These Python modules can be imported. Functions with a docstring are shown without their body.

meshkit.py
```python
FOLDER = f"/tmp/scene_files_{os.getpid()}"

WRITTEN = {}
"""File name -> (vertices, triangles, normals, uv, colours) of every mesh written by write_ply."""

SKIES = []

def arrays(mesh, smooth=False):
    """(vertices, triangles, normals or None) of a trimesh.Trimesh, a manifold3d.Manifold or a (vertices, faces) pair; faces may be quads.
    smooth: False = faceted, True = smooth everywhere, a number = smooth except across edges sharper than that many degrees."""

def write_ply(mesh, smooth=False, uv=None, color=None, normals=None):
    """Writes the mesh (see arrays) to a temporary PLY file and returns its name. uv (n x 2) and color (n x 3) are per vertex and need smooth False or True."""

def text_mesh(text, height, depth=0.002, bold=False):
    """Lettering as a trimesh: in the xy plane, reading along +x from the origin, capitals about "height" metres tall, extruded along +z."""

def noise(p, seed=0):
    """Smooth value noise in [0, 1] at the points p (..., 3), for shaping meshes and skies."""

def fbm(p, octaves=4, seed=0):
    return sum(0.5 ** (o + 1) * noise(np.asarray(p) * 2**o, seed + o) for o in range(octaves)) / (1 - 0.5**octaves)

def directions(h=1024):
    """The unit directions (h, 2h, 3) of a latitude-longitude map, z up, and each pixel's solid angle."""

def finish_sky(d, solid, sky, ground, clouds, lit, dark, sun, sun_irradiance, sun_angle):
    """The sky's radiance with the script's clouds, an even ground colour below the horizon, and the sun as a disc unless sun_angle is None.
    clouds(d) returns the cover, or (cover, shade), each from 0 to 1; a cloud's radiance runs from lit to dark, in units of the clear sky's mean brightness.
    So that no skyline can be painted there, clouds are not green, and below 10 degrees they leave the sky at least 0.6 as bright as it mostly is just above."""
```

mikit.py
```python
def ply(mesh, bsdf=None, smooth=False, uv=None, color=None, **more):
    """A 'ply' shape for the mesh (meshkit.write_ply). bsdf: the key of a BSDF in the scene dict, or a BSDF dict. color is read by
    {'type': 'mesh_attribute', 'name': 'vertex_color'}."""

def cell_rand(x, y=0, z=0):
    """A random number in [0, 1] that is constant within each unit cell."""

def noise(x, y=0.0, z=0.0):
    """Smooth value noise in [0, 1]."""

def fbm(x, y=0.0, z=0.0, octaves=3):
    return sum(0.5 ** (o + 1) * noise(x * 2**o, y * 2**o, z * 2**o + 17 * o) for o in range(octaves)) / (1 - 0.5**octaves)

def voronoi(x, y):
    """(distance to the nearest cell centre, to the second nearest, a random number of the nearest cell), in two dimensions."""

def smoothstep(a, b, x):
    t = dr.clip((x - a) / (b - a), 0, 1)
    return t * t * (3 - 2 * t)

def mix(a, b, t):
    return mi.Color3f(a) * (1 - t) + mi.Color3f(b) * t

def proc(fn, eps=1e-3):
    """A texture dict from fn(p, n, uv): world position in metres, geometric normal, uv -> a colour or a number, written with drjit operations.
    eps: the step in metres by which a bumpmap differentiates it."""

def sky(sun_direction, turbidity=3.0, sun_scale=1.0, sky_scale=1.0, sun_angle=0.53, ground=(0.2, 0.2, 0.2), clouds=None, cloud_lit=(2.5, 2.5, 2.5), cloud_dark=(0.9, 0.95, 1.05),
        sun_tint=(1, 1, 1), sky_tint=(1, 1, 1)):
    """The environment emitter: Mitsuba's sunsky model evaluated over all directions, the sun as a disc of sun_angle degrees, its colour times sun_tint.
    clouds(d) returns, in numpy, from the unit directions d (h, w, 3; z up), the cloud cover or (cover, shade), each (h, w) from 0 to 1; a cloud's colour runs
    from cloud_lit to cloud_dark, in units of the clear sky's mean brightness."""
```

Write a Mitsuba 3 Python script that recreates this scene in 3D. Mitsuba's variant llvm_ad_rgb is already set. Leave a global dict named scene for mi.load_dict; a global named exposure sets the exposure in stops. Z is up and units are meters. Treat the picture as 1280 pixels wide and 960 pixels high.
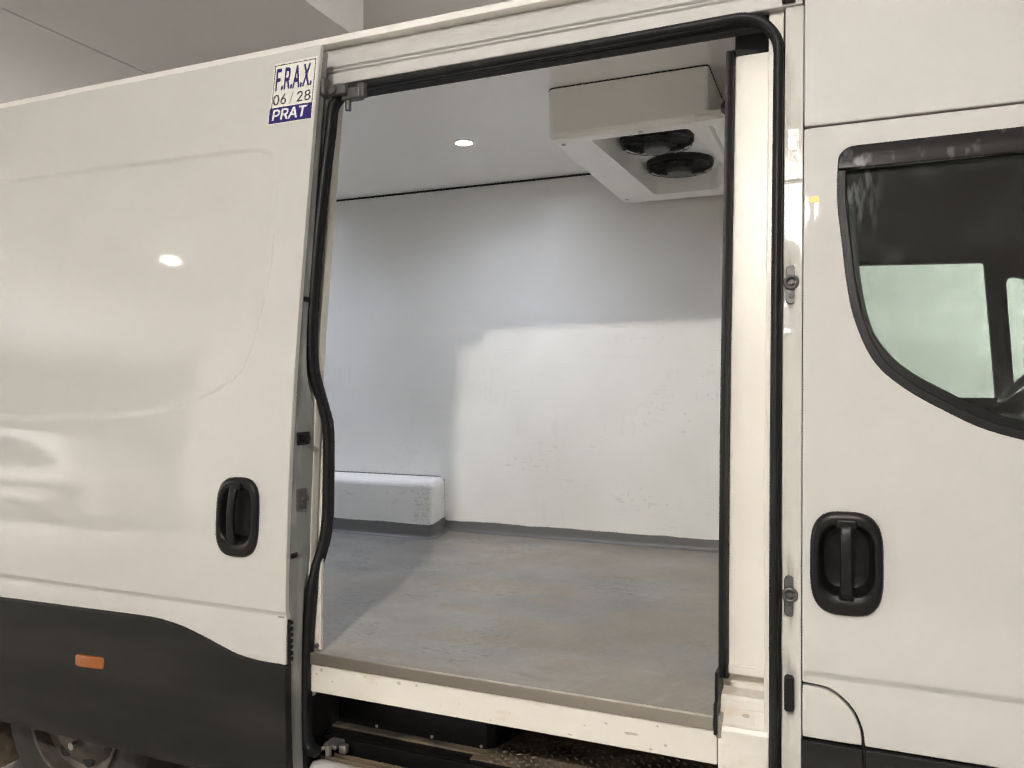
import math, numpy as np, trimesh, shapely, manifold3d as m3, drjit as dr, mitsuba as mi, mikit, meshkit
from mikit import noise, fbm, voronoi, smoothstep, mix, cell_rand
from shapely.geometry import Polygon, box as sbox, LineString, Point
from scipy.interpolate import PchipInterpolator
T = mi.ScalarTransform4f
scene, labels = {}, {}
# ------------------------------------------------------------------ camera, light, exposure
YAW = math.radians(22.6)
EYE = (0.0, -1.85, 1.5)
scene['camera'] = {'type': 'perspective', 'fov': 2 * math.degrees(math.atan(640 / 985)), 'fov_axis': 'x', 'near_clip': 0.02, 'far_clip': 200.0,
                   'to_world': T().look_at(origin=EYE, target=(EYE[0] - math.sin(YAW), EYE[1] + math.cos(YAW), EYE[2]), up=(0, 0, 1))}
exposure = 0.0
KEY, SIDE, BACK, LED = 2350.0, 60.0, 420.0, 3400.0      # radiance of the workshop bulbs (BACK: added fill lamps) and of the cargo spot lamp
WARM, COOL = (1.0, .945, .865), (.87, .93, 1.10)
bulbs = [('key', (-.34, -3.85, 3.78), KEY), ('side', (-6.45, -4.05, 3.80), SIDE), ('far', (2.2, 3.6, 3.3), 950.0), ('rear', (-7.5, 1.5, 3.4), BACK), ('roof', (-1.0, 1.2, 4.15), BACK * .6), ('bay', (-12.3, -5.5, 3.05), 6500.0)]  # far, rear, roof and bay are unseen lamps added to brighten wall, ceiling and car


# ------------------------------------------------------------------ materials
def rgb(*c): return {'type': 'rgb', 'value': list(c)}


def pr(name, col, rough=.5, two=True, bump=None, **kw):
    b = {'type': 'principled', 'base_color': mikit.proc(col) if callable(col) else rgb(*col), 'roughness': mikit.proc(rough) if callable(rough) else rough, **kw}
    if bump: b = {'type': 'bumpmap', 'arbitrary': mikit.proc(bump[0]), 'scale': bump[1], 'bsdf': b}
    scene[name] = {'type': 'twosided', 'bsdf': b} if two else b


def paint_col(p, n, uv):
    grime = .0 + smoothstep(.55, .8, fbm(p.x * 2.3, p.y * 2, p.z * 3.1)) * .06 + smoothstep(1.3, .55, p.z) * .05 * fbm(p.x * 9, p.y * 3, p.z * 5)
    return mix((.555, .548, .535), (.42, .395, .35), grime)


def pillar_col(p, n, uv):
    g = smoothstep(.5, .75, fbm(p.x * 30, p.y * 10, p.z * 5)) * .30
    return mix((.55, .54, .515), (.36, .335, .29), g)


def gel_col(p, n, uv):
    low = smoothstep(2.05, 1.5, p.z)
    where = .25 + .75 * smoothstep(.48, .66, fbm(p.x * 2.4 + 7, p.y * 2, p.z * 2.6))
    ticks = smoothstep(.74, .82, noise(p.x * 26, p.y * 26, p.z * 110)) * smoothstep(.60, .72, noise(p.x * 9 + 7, p.y * 6, p.z * 11)) * where
    fine = smoothstep(.72, .80, noise(p.x * 95 + 2, p.y * 60, p.z * 120)) * smoothstep(.62, .74, noise(p.x * 7 + 21, p.y * 6, p.z * 8)) * where
    chips = smoothstep(.80, .84, noise(p.x * 48 + 3, p.y * 12, p.z * 58)) * smoothstep(.66, .74, noise(p.x * 4.1 + 40, p.y, p.z * 5.3))
    drag = smoothstep(.62, .85, noise(p.x * 3.0, p.y * 3, p.z * 160 + p.x * 9)) * smoothstep(.50, .72, noise(p.x * 2.3 + 13, 3.0, p.z * 5)) * .22
    drip = smoothstep(.72, .86, noise(p.x * 80, p.y * 40, p.z * 7)) * smoothstep(.60, .72, noise(p.x * 4.3 + 11, 2.0, p.z * 4.7)) * .16
    end = smoothstep(.60, .70, noise(p.x * 130, 1.0, p.z * 120)) * smoothstep(-1.99, -1.95, p.x) * smoothstep(-1.855, -1.875, p.x) * smoothstep(1.02, .98, p.z) * smoothstep(1.625, 1.605, p.y) * .32
    m = dr.clip(low * (ticks * .13 + fine * .12 + chips * .16 * smoothstep(.45, .6, noise(p.x * 1.7, 5.0, p.z * 2.1)) + drag * .22 + drip * .35 + end), 0, 1)
    base = mix((.79, .785, .755), (.73, .72, .68), smoothstep(.4, .7, fbm(p.x * 1.5, p.y * 1.5, p.z * 1.3)))
    return mix(base, (.28, .255, .225), m)


def gel_rough(p, n, uv): return .34 + .14 * smoothstep(.35, .7, fbm(p.x * 4 + 5, p.y * 4, p.z * 4)) * smoothstep(2.1, 1.4, p.z)


def floor_col(p, n, uv):
    base = mix((.185, .187, .182), (.235, .234, .224), smoothstep(.35, .65, fbm(p.x * 1.6, p.y * 2.0, 1.0)))
    grain = (fbm(p.x * 70 + p.y * 31, p.y * 66 - p.x * 29, 3.0) - .5) * .13 + (fbm(p.x * 7 + p.y * 2, p.y * 8 - p.x * 3, 5.0, octaves=5) - .5) * .24
    base = base * (1 + grain)
    warm = .22 + .42 * smoothstep(.45, .75, fbm(p.x * 2.2 + 31, p.y * 2.9 + 5, 4.0, octaves=5))
    rust = smoothstep(.52, .70, fbm(p.x * 3.1 + p.y * 1.2 + 3, p.y * 6.5 + 8 - p.x, 9.0, octaves=5)) * (.18 + .40 * smoothstep(-1.6, -.5, p.x))
    edge = smoothstep(.16, .03, p.y) * .35 * fbm(p.x * 8, p.y * 30, 2.0)
    c = mix(base, mi.Color3f(.225, .188, .142) * (1 + grain * .8), dr.clip((warm + rust + edge) * smoothstep(-2.6, -1.2, p.x), 0, .62))
    l1 = smoothstep(.80, .86, noise(p.x * 3 + p.y * 7 + fbm(p.x * 2, p.y * 2, 1.0) * 3, p.y * 60 - p.x * 130, 3.0)) * smoothstep(.52, .68, noise(p.x * 2.7, p.y * 3.1, 8.0))
    l2 = smoothstep(.80, .86, noise(p.x * 5 - p.y * 3, p.y * 150 + p.x * 42, 6.0)) * smoothstep(.50, .66, noise(p.x * 2.2 + 9, p.y * 2.8 + 3, 2.0))
    dark = smoothstep(.70, .80, noise(p.x * 60, p.y * 95, 12.0)) * smoothstep(.58, .70, noise(p.x * 5 + 2, p.y * 6 + 6, 2.0))
    c = mix(c, (.33, .32, .295), dr.clip(l1 * .13, 0, 1))
    return mix(c, (.085, .075, .062), dr.clip(l2 * .14 + dark * .22, 0, 1))


def floor_rough(p, n, uv): return .30 + .22 * fbm(p.x * 5, p.y * 5, 2.0)


def clad_col(p, n, uv):
    d = smoothstep(.4, .75, fbm(p.x * 2.0, p.y * 2, p.z * 9)) * .35 + smoothstep(.7, .35, p.z) * .3 * fbm(p.x * 4, 1.0, p.z * 6)
    return mix((.0095, .010, .010), (.032, .031, .026), d)


def grey_col(p, n, uv):
    s = smoothstep(.52, .72, fbm(p.x * 9, p.y * 40, p.z * 7))
    return mix((.22, .235, .235), (.36, .365, .355), s * .7)


def sill_col(p, n, uv):
    rust = smoothstep(.62, .80, fbm(p.x * 10, p.y * 14, p.z * 26, octaves=4)) * .22 + smoothstep(-.29, -.24, p.x) * smoothstep(-.16, -.24, p.x) * smoothstep(.45, .7, fbm(p.x * 24, p.y * 20, p.z * 30)) * .35
    tick = smoothstep(.86, .9, noise(p.x * 55, p.y * 20, p.z * 70)) * .5
    return mix(mix((.71, .685, .63), (.50, .37, .22), rust), (.25, .2, .15), tick)


def alu_col(p, n, uv): return mix((.17, .15, .125), (.30, .275, .24), smoothstep(-1.3, -.3, p.x) * .8 + .2 * fbm(p.x * 6, p.y * 30, p.z * 60)) + mi.Color3f(.26, .25, .225) * smoothstep(.7285, .7315, p.z) * (.4 + .6 * noise(p.x * 40, 1.0, 1.0)) * smoothstep(-1.35, -.9, p.x)  # lighter top rim: wear plus a highlight line painted into the metal
def alu_rough(p, n, uv): return .38 + .25 * fbm(p.x * 30, p.y * 30, p.z * 30)


def dust_col(p, n, uv):
    return mix((.030, .027, .022), (.17, .132, .09), smoothstep(.25, .68, fbm(p.x * 7, p.y * 14, p.z * 9, octaves=4)))


def ceil_col(p, n, uv): return mix((.455, .45, .455), (.505, .50, .505), fbm(p.x * .9, p.y * .9, 2.0))
def wall_col(p, n, uv): return mix((.70, .70, .67), (.76, .76, .73), fbm(p.x * 1.1, p.y, p.z * 1.1))
def conc_col(p, n, uv): return mix((.36, .345, .32), (.46, .44, .41), fbm(p.x * 1.7, p.y * 1.7, 1.0, octaves=4))
def defl_col(p, n, uv):
    s = smoothstep(.60, .78, fbm(p.x * 50, p.y * 10, p.z * 22)) * (.25 + .75 * smoothstep(.10, .03, p.x) * smoothstep(2.035, 1.99, p.z))
    return mix((.010, .010, .011), (.42, .43, .45), s * .45)


def rubber_col(p, n, uv): return mix((.0055, .006, .0075), (.022, .022, .022), smoothstep(.5, .8, fbm(p.x * 20, p.y * 20, p.z * 4)) * .5)


def gloss_paint(name, col, alpha):
    scene[name] = {'type': 'twosided', 'bsdf': {'type': 'roughplastic', 'distribution': 'beckmann', 'alpha': alpha, 'int_ior': 1.9, 'diffuse_reflectance': mikit.proc(col), 'nonlinear': False}}


gloss_paint('white_paint', paint_col, .004)
gloss_paint('pillar_paint', pillar_col, .025)
pr('gelcoat', gel_col, gel_rough, specular=.5)
pr('gelcoat_gloss', (.80, .785, .755), .2, specular=.6)
pr('unit_white', (.82, .81, .77), .34, specular=.5)
pr('cargo_floor_grey', floor_col, floor_rough, specular=.5)
pr('skirt_grey', (.13, .13, .127), .4, specular=.5)
pr('cladding', clad_col, .5, specular=.2, bump=(lambda p, n, uv: noise(p.x * 420, p.y * 420, p.z * 420), .0004))
pr('edge_grey', grey_col, .42, specular=.5)
pr('rubber', rubber_col, .46, specular=.25)
pr('black_plastic', (.0065, .0065, .007), .34, specular=.22, bump=(lambda p, n, uv: noise(p.x * 700, p.y * 700, p.z * 700), .00025))
pr('black_gloss', defl_col, .14, specular=.3)
pr('black_matte', (.012, .012, .013), .8)
pr('sill_white', sill_col, .40, specular=.4)
pr('panel_white', (.68, .655, .605), .35, specular=.45)
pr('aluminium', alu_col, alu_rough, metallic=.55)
pr('steel', (.42, .41, .39), .38, metallic=.8)
pr('rim_steel', lambda p, n, uv: mix((.06, .057, .052), (.14, .12, .10), fbm(p.x * 12, p.y * 12, p.z * 12)), .5, metallic=.4)
pr('dark_steel', (.10, .10, .10), .45, metallic=.5)
pr('dusty', dust_col, .7)
pr('tread', dust_col, .65)
pr('tread_worn', lambda p, n, uv: mix((.07, .056, .04), (.17, .135, .095), fbm(p.x * 12, p.y * 12, 3.0)), .5)
pr('tyre', (.022, .021, .020), .75)
pr('amber', lambda p, n, uv: mix((.30, .085, .008), (.24, .062, .007), .5 + .5 * dr.sin(p.x * 900)), .18, clearcoat=1.0)
pr('cab_dark', lambda p, n, uv: mix((.022, .026, .024), (.035, .040, .037), fbm(p.x * 3, p.y * 3, p.z * 3)), .75)
pr('cab_black', (.012, .013, .016), .55)
pr('headliner', (.030, .037, .034), .9)
pr('ceiling_paint', ceil_col, .7)
pr('fascia_paint', (.66, .645, .65), .6)
pr('wall_paint', wall_col, .7)
pr('bay_wall', (.055, .055, .06), .8)
pr('pale_wall', lambda p, n, uv: mix((.43, .425, .41), (.50, .495, .475), fbm(p.x * 1.1, p.y * 1.1, p.z * 1.1)), .7)
pr('grey_wall', lambda p, n, uv: mix((.24, .235, .22), (.32, .31, .29), fbm(p.x * 1.1, p.y * 1.1, p.z * 1.1)), .7)
pr('concrete', conc_col, .55)
pr('navy_ink', (.012, .008, .105), .4)
pr('black_ink', (.012, .012, .03), .4)
pr('grey_ink', (.30, .30, .30), .4)
pr('sticker_paper', (.72, .72, .68), .33, specular=.5)
pr('sticker_white', (.78, .78, .78), .4)
pr('glow_yellow', (.80, .52, .12), .4)  # colour of the glow painted on the cab door
pr('lamp_white', (.8, .8, .8), .4)
scene['glass'] = {'type': 'thindielectric', 'int_ior': 1.5, 'specular_transmittance': rgb(.80, .895, .87)}

def glass_dirt(p, n, uv):
    streak = smoothstep(.45, .75, fbm(p.x * 70, 1.0, p.z * 14, octaves=4)) * smoothstep(.10, .035, p.x) * smoothstep(1.80, 1.93, p.z) * smoothstep(2.02, 1.97, p.z)
    return .004 + .22 * streak + .03 * smoothstep(.5, .8, fbm(p.x * 9, 2.0, p.z * 9))


scene['dirty_glass'] = {'type': 'blendbsdf', 'weight': mikit.proc(glass_dirt), 'a': {'type': 'ref', 'id': 'glass'}, 'b': {'type': 'twosided', 'bsdf': {'type': 'diffuse', 'reflectance': rgb(.55, .57, .60)}}}

# ------------------------------------------------------------------ helpers
def add(key, mesh, mat, smooth=32, **more):
    k, i = key, 0
    while k in scene: i += 1; k = f'{key}_{i:03d}'
    scene[k] = mikit.ply(mesh, mat, smooth=smooth, **more)
    return k


def lab(key, label=None, category=None, group=None, kind=None):
    d = {k: v for k, v in (('label', label), ('category', category), ('group', group), ('kind', kind)) if v}
    labels[key] = {**labels.get(key, {}), **d}


def cat(*m): return trimesh.util.concatenate(list(m))


def hull_box(x0, x1, y0, y1, z0, z1, r=.004):
    """A box with rounded edges."""
    r = min(r, (x1 - x0) * .49, (y1 - y0) * .49, (z1 - z0) * .49)
    s = trimesh.creation.icosphere(subdivisions=1, radius=r).vertices
    s = np.vstack([s, r * np.array([[a, b, c] for a in (-1, 1) for b in (-1, 1) for c in (-1, 1)]) / 3 ** .5, r * np.array([[1, 0, 0], [-1, 0, 0], [0, 1, 0], [0, -1, 0], [0, 0, 1], [0, 0, -1]])])
    pts = np.vstack([s + c for c in [(x, y, z) for x in (x0 + r, x1 - r) for y in (y0 + r, y1 - r) for z in (z0 + r, z1 - r)]])
    return trimesh.convex.convex_hull(pts)


def plain_box(x0, x1, y0, y1, z0, z1):
    b = trimesh.creation.box((x1 - x0, y1 - y0, z1 - z0)); b.apply_translation(((x0 + x1) / 2, (y0 + y1) / 2, (z0 + z1) / 2)); return b


def extrude(poly, d): return trimesh.creation.extrude_polygon(poly, d, engine='earcut')


def cyl(p0, p1, r, n=24):
    return trimesh.creation.cylinder(radius=r, segment=[p0, p1], sections=n)


def sweep(path, sec, closed=False, up=(0, 1, 0), scale=None, cap=True):
    """sec (k, 2) swept along path (n, 3); the section's first axis lies in the path's plane, its second along up."""
    path, sec = np.asarray(path, float), np.asarray(sec, float)
    n, k = len(path), len(sec)
    t = np.roll(path, -1, 0) - np.roll(path, 1, 0)
    if not closed: t[0], t[-1] = path[1] - path[0], path[-1] - path[-2]
    t /= np.linalg.norm(t, axis=1, keepdims=True)
    u = np.asarray(up, float)[None] - t * (t @ np.asarray(up, float))[:, None]; u /= np.linalg.norm(u, axis=1, keepdims=True)
    s = np.cross(t, u)
    sc = np.ones(n) if scale is None else np.asarray(scale)
    v = (path[:, None] + (s[:, None] * sec[None, :, :1] + u[:, None] * sec[None, :, 1:]) * sc[:, None, None]).reshape(-1, 3)
    f = []
    for i in range(n if closed else n - 1):
        j = (i + 1) % n
        for a in range(k):
            b = (a + 1) % k
            f += [[i * k + a, i * k + b, j * k + b], [i * k + a, j * k + b, j * k + a]]
    m = trimesh.Trimesh(v, f, process=False)
    if not closed and cap:
        for o in (0, (n - 1) * k):
            c = len(m.vertices); vv = np.vstack([m.vertices, v[o:o + k].mean(0)])
            m = trimesh.Trimesh(vv, np.vstack([m.faces, [[o + a, o + (a + 1) % k, c] for a in range(k)]]), process=False)
    m.fix_normals(); return m


def circle(r, n=16, sx=1., sy=1.): return [(r * sx * math.cos(2 * math.pi * i / n), r * sy * math.sin(2 * math.pi * i / n)) for i in range(n)]


def rsec(w, h, r, n=5):
    p = Polygon([(-w / 2, -h / 2), (w / 2, -h / 2), (w / 2, h / 2), (-w / 2, h / 2)]).buffer(-r).buffer(r, quad_segs=n)
    return np.array(p.exterior.coords)[:-1]


def curve(pts, step=.01):
    """A smooth chord-length spline through 2-D or 3-D points."""
    pts = np.asarray(pts, float)
    d = np.r_[0, np.cumsum(np.linalg.norm(np.diff(pts, axis=0), axis=1))]
    q = np.linspace(0, d[-1], max(3, int(d[-1] / step) + 1))
    return np.stack([PchipInterpolator(d, pts[:, i])(q) for i in range(pts.shape[1])], 1)


def rounded(pts, r, seg=8):
    """A polygon with its corners rounded; r is one radius or one per corner."""
    pts = np.asarray(pts, float); n = len(pts); out = []
    rs = [r] * n if np.isscalar(r) else r
    for i in range(n):
        a, b, c = pts[i - 1], pts[i], pts[(i + 1) % n]
        if rs[i] <= 0: out.append(b); continue
        u, v = (a - b) / np.linalg.norm(a - b), (c - b) / np.linalg.norm(c - b)
        h = math.acos(np.clip(u @ v, -1, 1)) / 2
        L = rs[i] / math.tan(h); m = (u + v) / np.linalg.norm(u + v); o = b + m * rs[i] / math.sin(h)
        p, q = b + u * L - o, b + v * L - o
        a0, a1 = math.atan2(p[1], p[0]), math.atan2(q[1], q[0]); da = (a1 - a0 + math.pi) % (2 * math.pi) - math.pi
        out += [o + rs[i] * np.array([math.cos(a0 + da * k / seg), math.sin(a0 + da * k / seg)]) for k in range(seg + 1)]
    return Polygon(out)


def panel(poly, yf, step=.03, r=.004, depth=.010, zlines=(), back=False):
    """A sheet over the polygon (x, z) at y = yf(x, z), facing -y, with a rounded rim and a flange."""
    poly = shapely.set_precision(poly.buffer(-r) if r else poly, 1e-6)
    x0, z0, x1, z1 = poly.bounds
    xs = np.linspace(x0 - 1e-4, x1 + 1e-4, max(2, int((x1 - x0) / step) + 2))
    zs = np.linspace(z0 - 1e-4, z1 + 1e-4, max(2, int((z1 - z0) / step) + 2))
    if len(zlines): zs = np.unique(np.round(np.r_[zs, [z for z in zlines if z0 < z < z1]], 5))
    gx, gz = np.meshgrid(np.arange(len(xs) - 1), np.arange(len(zs) - 1), indexing='ij'); gx, gz = gx.ravel(), gz.ravel()
    cells = shapely.box(xs[gx], zs[gz], xs[gx + 1], zs[gz + 1])
    shapely.prepare(poly)
    full = shapely.contains_properly(poly, cells); part = ~full & shapely.intersects(poly, cells)
    tri = []
    a, b, c, d = (np.stack([xs[gx + i], zs[gz + j]], 1)[full] for i, j in ((0, 0), (1, 0), (1, 1), (0, 1)))
    V = [np.stack([a, b, c], 1).reshape(-1, 2), np.stack([a, c, d], 1).reshape(-1, 2)]
    for g in shapely.intersection(poly, cells[part]):
        for q in getattr(g, 'geoms', [g]):
            if q.geom_type != 'Polygon' or q.area < 1e-10: continue
            v, f = trimesh.creation.triangulate_polygon(q, engine='earcut'); v, f = np.asarray(v)[:, :2], np.asarray(f)
            e1, e2 = v[f[:, 1]] - v[f[:, 0]], v[f[:, 2]] - v[f[:, 0]]
            ar = e1[:, 0] * e2[:, 1] - e1[:, 1] * e2[:, 0]
            f = np.where((ar < 0)[:, None], f[:, ::-1], f)[abs(ar) > 1e-12]
            V.append(v[f].reshape(-1, 2))
    V = np.vstack(V)
    key, inv = np.unique(np.round(V, 5), axis=0, return_inverse=True)
    F = inv.reshape(-1, 3); F = F[(F[:, 0] != F[:, 1]) & (F[:, 1] != F[:, 2]) & (F[:, 0] != F[:, 2])]
    x, z = key[:, 0], key[:, 1]
    vv = [np.stack([x, yf(x, z), z], 1)]; ff = [F]
    if depth:
        e = np.vstack([F[:, [0, 1]], F[:, [1, 2]], F[:, [2, 0]]])
        s = set(map(tuple, e)); be = np.array([q for q in s if (q[1], q[0]) not in s])
        t = key[be[:, 1]] - key[be[:, 0]]; L = np.linalg.norm(t, axis=1, keepdims=True); nn = np.stack([t[:, 1], -t[:, 0]], 1) / np.maximum(L, 1e-9)
        nv = np.zeros_like(key); np.add.at(nv, be[:, 0], nn); np.add.at(nv, be[:, 1], nn)
        idx = np.unique(be); new = -np.ones(len(key), int); new[idx] = np.arange(len(idx))
        nrm = nv[idx]; nrm /= np.maximum(np.linalg.norm(nrm, axis=1, keepdims=True), 1e-9)
        base = np.stack([x[idx], yf(x[idx], z[idx]), z[idx]], 1)
        rings = [(r * math.sin(f), r * (1 - math.cos(f))) for f in np.radians((22, 45, 67, 90))] if r else []
        rings.append((r, r + depth))
        prev = idx; off = len(key)
        for o, dy in rings:
            p = base.copy(); p[:, 0] += nrm[:, 0] * o; p[:, 2] += nrm[:, 1] * o; p[:, 1] += dy
            cur = np.arange(len(idx)) + off; off += len(idx); vv.append(p)
            u0, v0, u1, v1 = prev[new[be[:, 0]]], prev[new[be[:, 1]]], cur[new[be[:, 0]]], cur[new[be[:, 1]]]
            ff += [np.stack([v0, u0, u1], 1), np.stack([v0, u1, v1], 1)]; prev = cur
    return trimesh.Trimesh(np.vstack(vv), np.vstack(ff), process=False)


_pz = np.array([(-1, 0), (.3, .012), (.62, .0), (.9, 0.), (1.2, .012), (1.5, .035), (1.8, .068), (2.1, .105), (2.47, .155), (2.53, .166), (3, .25)])
yb = PchipInterpolator(_pz[:, 0], _pz[:, 1])          # the body side's lean: y of the skin at height z


def groove(z, zc, w, d):                              # a pressed line: depth d at zc
    return d * np.exp(-((z - zc) / w) ** 2)


def step_fn(z, zc, w): return np.clip((z - (zc - w / 2)) / w, 0, 1) ** 2 * (3 - 2 * np.clip((z - (zc - w / 2)) / w, 0, 1))


def body_y(x, z):                                     # skin with the pressed line along the van's waist; proud below it
    return yb(z) + .0075 * (1 - step_fn(z, .862, .020)) * np.exp(-np.clip(.862 - z, 0, 1) / .05)


ZW = [.862 + .0025 * k for k in range(-9, 10)]


def lean_box(x0, x1, o0, o1, z0, z1, n=14, r=.004):
    """A post of rectangular section that follows the lean of the body side, from skin + o0 to skin + o1."""
    zz = np.linspace(z0, z1, n)
    sec = rsec(x1 - x0, o1 - o0, r, 3)
    path = np.stack([np.full(n, (x0 + x1) / 2), yb(zz) + (o0 + o1) / 2, zz], 1)
    return sweep(path, sec * [1, 1], up=(0, 1, 0))


def flat_text(s, height, bold, x0, x1, z0, z1, yf, shear=0.):
    m = meshkit.text_mesh(s, height, .0006, bold)
    v = m.vertices.copy(); lo, hi = v.min(0), v.max(0)
    u = (v[:, 0] - lo[0]) / (hi[0] - lo[0]); w = (v[:, 1] - lo[1]) / (hi[1] - lo[1])
    x = x0 + (x1 - x0) * u + shear * w; z = z0 + (z1 - z0) * w
    out = trimesh.Trimesh(np.stack([x, yf(x, z) - v[:, 2], z], 1), m.faces, process=False); out.fix_normals(); return out


# ================================================================== the workshop
R = dict(x0=-16., x1=7., y0=-10.5, y1=5.2)
add('floor', plain_box(R['x0'], R['x1'], R['y0'], R['y1'], -.1, 0.), 'concrete', False); lab('floor', 'grey brown concrete workshop floor under the van', kind='structure')
add('ceiling', plain_box(R['x0'], R['x1'], R['y0'], R['y1'], 4.62, 4.7), 'fascia_paint', False); lab('ceiling', 'pale workshop ceiling above the van', kind='structure')
for i, (a, b) in enumerate([(-16., -12.86), (-12.85, -9.96), (-9.95, -7.06), (-7.05, -5.155), (-5.145, -3.25)]):
    for (c, d) in [(-10.5, -7.505), (-7.495, -2.005), (-1.995, 2.9)]:
        add('ceiling__panel', hull_box(a, b, c, d, 4.0, 4.08, .003), 'ceiling_paint')
add('ceiling__fascia', plain_box(-3.249, -3.22, -10.5, 2.9, 4.0, 4.62), 'ceiling_paint', False)
add('ceiling__return_wall', plain_box(-16., -3.25, 2.9, 3.1, 2.2, 4.62), 'ceiling_paint', False)
add('wall', plain_box(R['x0'], R['x1'], 5.2, 5.4, 0, 4.7), 'wall_paint', False); lab('wall', 'white workshop wall seen through the cab windows', kind='structure')
add('wall_behind', plain_box(-9.25, R['x1'], -7.7, -7.5, 0, 4.62), 'pale_wall', False)
add('wall_behind__bay', plain_box(R['x0'], -9.2, -10.6, -10.5, 0, 4.62), 'bay_wall', False)
add('wall_behind__bay_return', plain_box(-9.25, -9.1, -10.5, -7.7, 0, 4.62), 'bay_wall', False); lab('wall_behind', 'pale workshop wall mirrored in the van paint', kind='structure')
add('wall_rear', plain_box(-16.2, -16., -10.6, 5.4, 0, 4.7), 'grey_wall', False); lab('wall_rear', 'pale workshop wall at the rear of the van', kind='structure')
add('wall_front', plain_box(7., 7.2, -7.7, 5.4, 0, 4.7), 'grey_wall', False); lab('wall_front', 'pale workshop wall ahead of the van', kind='structure')
names = {'key': 'warm flat round ceiling lamp lighting the open side door, out of frame', 'side': 'warm flat round ceiling lamp mirrored in the sliding door, out of frame',
         'far': 'flat round fill lamp added to brighten the wall beyond the cab, out of frame', 'rear': 'flat round fill lamp added high behind the tail of the van, out of frame', 'bay': 'flat round lamp added over the parked people carrier to brighten its reflection, out of frame', 'roof': 'flat round fill lamp added over the van roof, out of frame'}
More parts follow.
